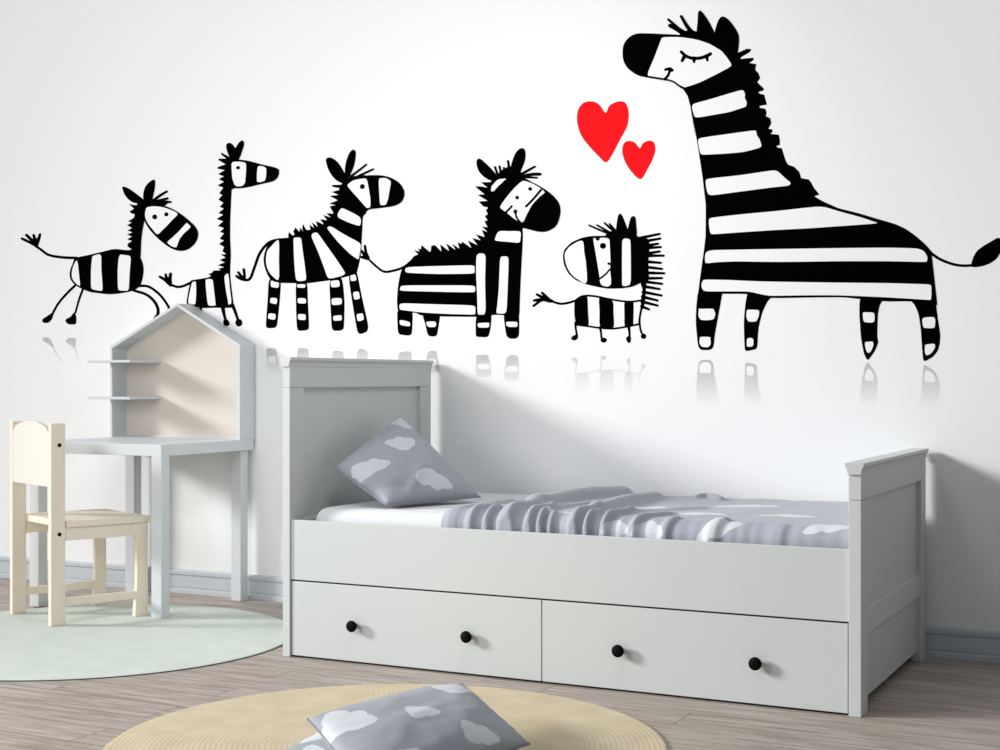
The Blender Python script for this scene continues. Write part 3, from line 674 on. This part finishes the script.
# ------------------------------------------------------------------ desk with house-shaped back
DX0, DX1, DY0, DY1 = -4.764, -4.008, 4.742, 5.386
desk = thing('house_desk', 'pale grey child desk with a house-shaped beige back, against the wall', 'desk', ((DX0+DX1)/2, (DY0+DY1)/2, 0))
def dpart(name, bm, mat, parent=None):
    for v in bm.verts: v.co -= desk.location
    return link_mesh(name, bm, mat, parent or desk)
dpart('desktop', box_bm(DX0, DX1, DY0, DY1, .692, .741, bev=.0018), M['desk'])
LG = .054
for lx, ly in ((DX0+.006, DY0), (DX1-LG, DY0), (DX0+.055, DY1-LG-.022), (DX1-LG-.016, DY1-LG-.022)): dpart('leg', box_bm(lx, lx+LG, ly, ly+LG, .0002 if ly > 5 else .0058, .692, bev=.002), M['desk'])
HX0, HX1, HY0, HY1 = DX0-.014, DX1, 5.283, 5.394
EAVE, APEX, XC, TH = 1.178, 1.374, -4.372, .012
def wall_side(x0, x1): return box_bm(x0, x1, HY0, HY1, .7415, EAVE-.002, bev=.0012)
bm = bmesh.new()
outer = [(HX0, .7412), (HX0, EAVE), (XC, APEX), (HX1, EAVE), (HX1, .7412)]
sl = math.hypot(XC-HX0, APEX-EAVE); dz = TH*sl/(XC-HX0)
inner = [(HX1-TH, .7412), (HX1-TH, EAVE-dz*.75), (XC, APEX-dz), (HX0+TH, EAVE-dz*.75), (HX0+TH, .7412)]
t = bmesh.new(); lo = outer+inner
fr = [t.verts.new((x, HY0, zz)) for x, zz in lo]; bk = [t.verts.new((x, HY1, zz)) for x, zz in lo]
idx = [(0, 1, 8, 9), (1, 2, 7, 8), (2, 3, 6, 7), (3, 4, 5, 6)]
for q in idx: t.faces.new([fr[i] for i in q]); t.faces.new([bk[i] for i in q][::-1])
for i in range(10): t.faces.new((fr[i], fr[(i+1) % 10], bk[(i+1) % 10], bk[i]))
bmesh.ops.recalc_face_normals(t, faces=t.faces); merge(bm, t)
dpart('house_frame', bm, M['desk'])
bm = bmesh.new(); prism(bm, [(HX0+TH*.5, .742), (HX0+TH*.5, EAVE-dz*.6), (XC, APEX-dz*.6), (HX1-TH*.5, EAVE-dz*.6), (HX1-TH*.5, .742)], 'y', HY1-.008, HY1-.002)
o = dpart('back_panel', bm, M['beige']); o['label'] = 'beige back panel'
dpart('base_strip', box_bm(HX0+TH, HX1-TH, HY1-.020, HY1-.008, .7412, .749, bev=.001), M['desk'])
for sz in (1.1035, .930):
    bm = bmesh.new()
    prism(bm, [(-4.812, 5.165), (-4.553, 5.165), (-4.553, HY1-.008), (HX0+TH, HY1-.008), (HX0+TH, HY0-.001), (-4.812, HY0-.001)], 'z', sz-.006, sz+.006, .001)
    dpart('shelf', bm, M['desk'])

# ------------------------------------------------------------------ chair
CH = Vector((-4.284, 4.388, .0055)); CA = math.atan2(.383, .924)
chair = thing('child_chair', 'pale wooden child chair with cream back, tucked at the desk', 'chair', CH, -CA)
W_, D_c = .432, .432
def cpart(name, bm, mat, parent=None): return link_mesh(name, bm, mat, parent or chair)
for x0 in (-W_, -.028):
    bm = bmesh.new()
    bx(bm, x0, x0+.028, 0, .062, 0, .832, bev=.003); cpart('rear_leg', bm, M['chair'])
for x0 in (-W_, -.028):
    # front leg with a curved inner edge
    y1 = D_c; prof = [(y1-.058, .40), (y1-.058, .37), (y1-.053, .30), (y1-.050, .22), (y1-.051, .13), (y1-.056, .05), (y1-.060, 0), (y1, 0), (y1, .40)]
    bm = prism(bmesh.new(), prof, 'x', x0, x0+.028, .002); cpart('front_leg', bm, M['chair'])
bm = bmesh.new(); prism(bm, [(-W_+.0285, .052), (-.0285, .052), (-.0285, .066), (.004, .066), (.004, D_c+.008), (-W_-.004, D_c+.008), (-W_-.004, .066), (-W_+.0285, .066)], 'z', .4, .4285, .004)
cpart('seat', bm, M['chair'])
for x0 in (-W_+.004, -.024):
    cpart('apron', box_bm(x0, x0+.02, .060, D_c-.055, .346, .3995, bev=.002), M['chair'])
cpart('apron', box_bm(-W_+.028, -.028, D_c-.03, D_c-.01, .346, .3995, bev=.002), M['chair'])
for x0 in (-W_+.004, -.024):
    cpart('stretcher', box_bm(x0, x0+.02, .060, D_c-.05, .076, .109, bev=.002), M['chair'])
# arched back panel
xa, xb = -W_+.0285, -.0285; pts = [(xa, .570), (xb, .570), (xb, .780)]
for k in range(0, 17):
    t = k/16; x = xb+(xa-xb)*t; s = math.sin(math.pi*t)
    pts.append((x, .792+.046*s**.55 if 0 < k < 16 else .792))
pts.append((xa, .780))
bm = prism(bmesh.new(), pts, 'y', .001, .020, .002)
o = cpart('backrest', bm, M['chair_panel']); o['label'] = 'cream arched back panel'
for zz in (.742, .375):
    kb = bmesh.new(); lathe(kb, [(0, 0), (.0085, 0), (.0085, .0012), (.006, .0018), (0, .0018)], 18)
    for v in kb.verts: v.co = Vector((v.co.z-.0002, .036+v.co.x, zz+v.co.y))
    bmesh.ops.recalc_face_normals(kb, faces=kb.faces)
    cpart('screw_cap', kb, M['knob'])

# ------------------------------------------------------------------ rugs
def rug(name, label, c, r, mat, th, edge):
    bm = bmesh.new(); lathe(bm, [(0, th), (r*.5, th), (r-.012, th), (r-.004, th*.9), (r, th*.55), (r, .0003), (0, .0003)], 160)
    for f in bm.faces: f.smooth = False
    o = link_mesh(name, bm, mat, None, loc=(c[0], c[1], 0)); tag(o, label, 'rug')
    if edge:
        bm = bmesh.new(); n = 160
        lathe(bm, [(r-.001, .0003), (r+.004, .0003), (r+.004, th*.55), (r-.001, th*.62)], n)
        link_mesh('binding', bm, M['rug_edge'], o)
    return o
rug('round_rug', 'pale green round woven rug under the desk and chair', (-4.005, 4.288), .818, M['rug_green'], .0052, True)
rug('round_rug', 'straw-coloured round woven rug in front of the daybed', (-2.075, 3.401), .777, M['rug_jute'], .008, False)

# ------------------------------------------------------------------ light
def area(name, loc, target, size, power, col=(1, 1, 1), spread=180, sy=None):
    d = bpy.data.lights.new(name, 'AREA'); d.energy = power; d.color = col; d.size = size
    if sy: d.shape = 'RECTANGLE'; d.size_y = sy
    d.spread = math.radians(spread)
    o = bpy.data.objects.new(name, d); C.objects.link(o); o.location = loc
    o.rotation_euler = (Vector(target)-Vector(loc)).to_track_quat('-Z', 'Y').to_euler(); return o
sd = bpy.data.lights.new('sun', 'SUN'); sd.energy = 3.2; sd.angle = math.radians(11); sd.color = (1, .995, .985)
so = bpy.data.objects.new('sun', sd); C.objects.link(so); so.location = (-6, 1, 3.5)
so.rotation_euler = Vector((.90, .44, -.37)).to_track_quat('-Z', 'Y').to_euler()
area('front_left_fill', (-3.9, 1.5, 1.7), (-3.0, 5.0, 1.0), 1.3, 33, (1, 1, 1), 150)  # unseen soft fill, added to brighten the head end of the bed and the wall
area('headboard_fill', (-1.9, 3.7, 2.75), (-3.1, 4.9, .9), .7, 8.5, (1, 1, 1), 130)  # added out of view to lift the headboard face and the shaded wall
w = bpy.data.worlds.new('world'); SC.world = w; w.use_nodes = True
nt = w.node_tree; bg = nt.nodes['Background']
tc = nt.nodes.new('ShaderNodeTexCoord'); dt = nt.nodes.new('ShaderNodeVectorMath'); dt.operation = 'DOT_PRODUCT'
nt.links.new(tc.outputs['Generated'], dt.inputs[0]); dt.inputs[1].default_value = Vector((-.62, -.45, .60)).normalized()
st = maprange(nt, dt.outputs['Value'], -.8, 1, .035, .42)
bg.inputs[0].default_value = (.92, .96, 1, 1); nt.links.new(st, bg.inputs[1])
SC.view_settings.view_transform = 'Standard'; SC.view_settings.look = 'None'; SC.view_settings.gamma = 1
SC.view_settings.use_curve_mapping = False; SC.view_settings.exposure = 0.0
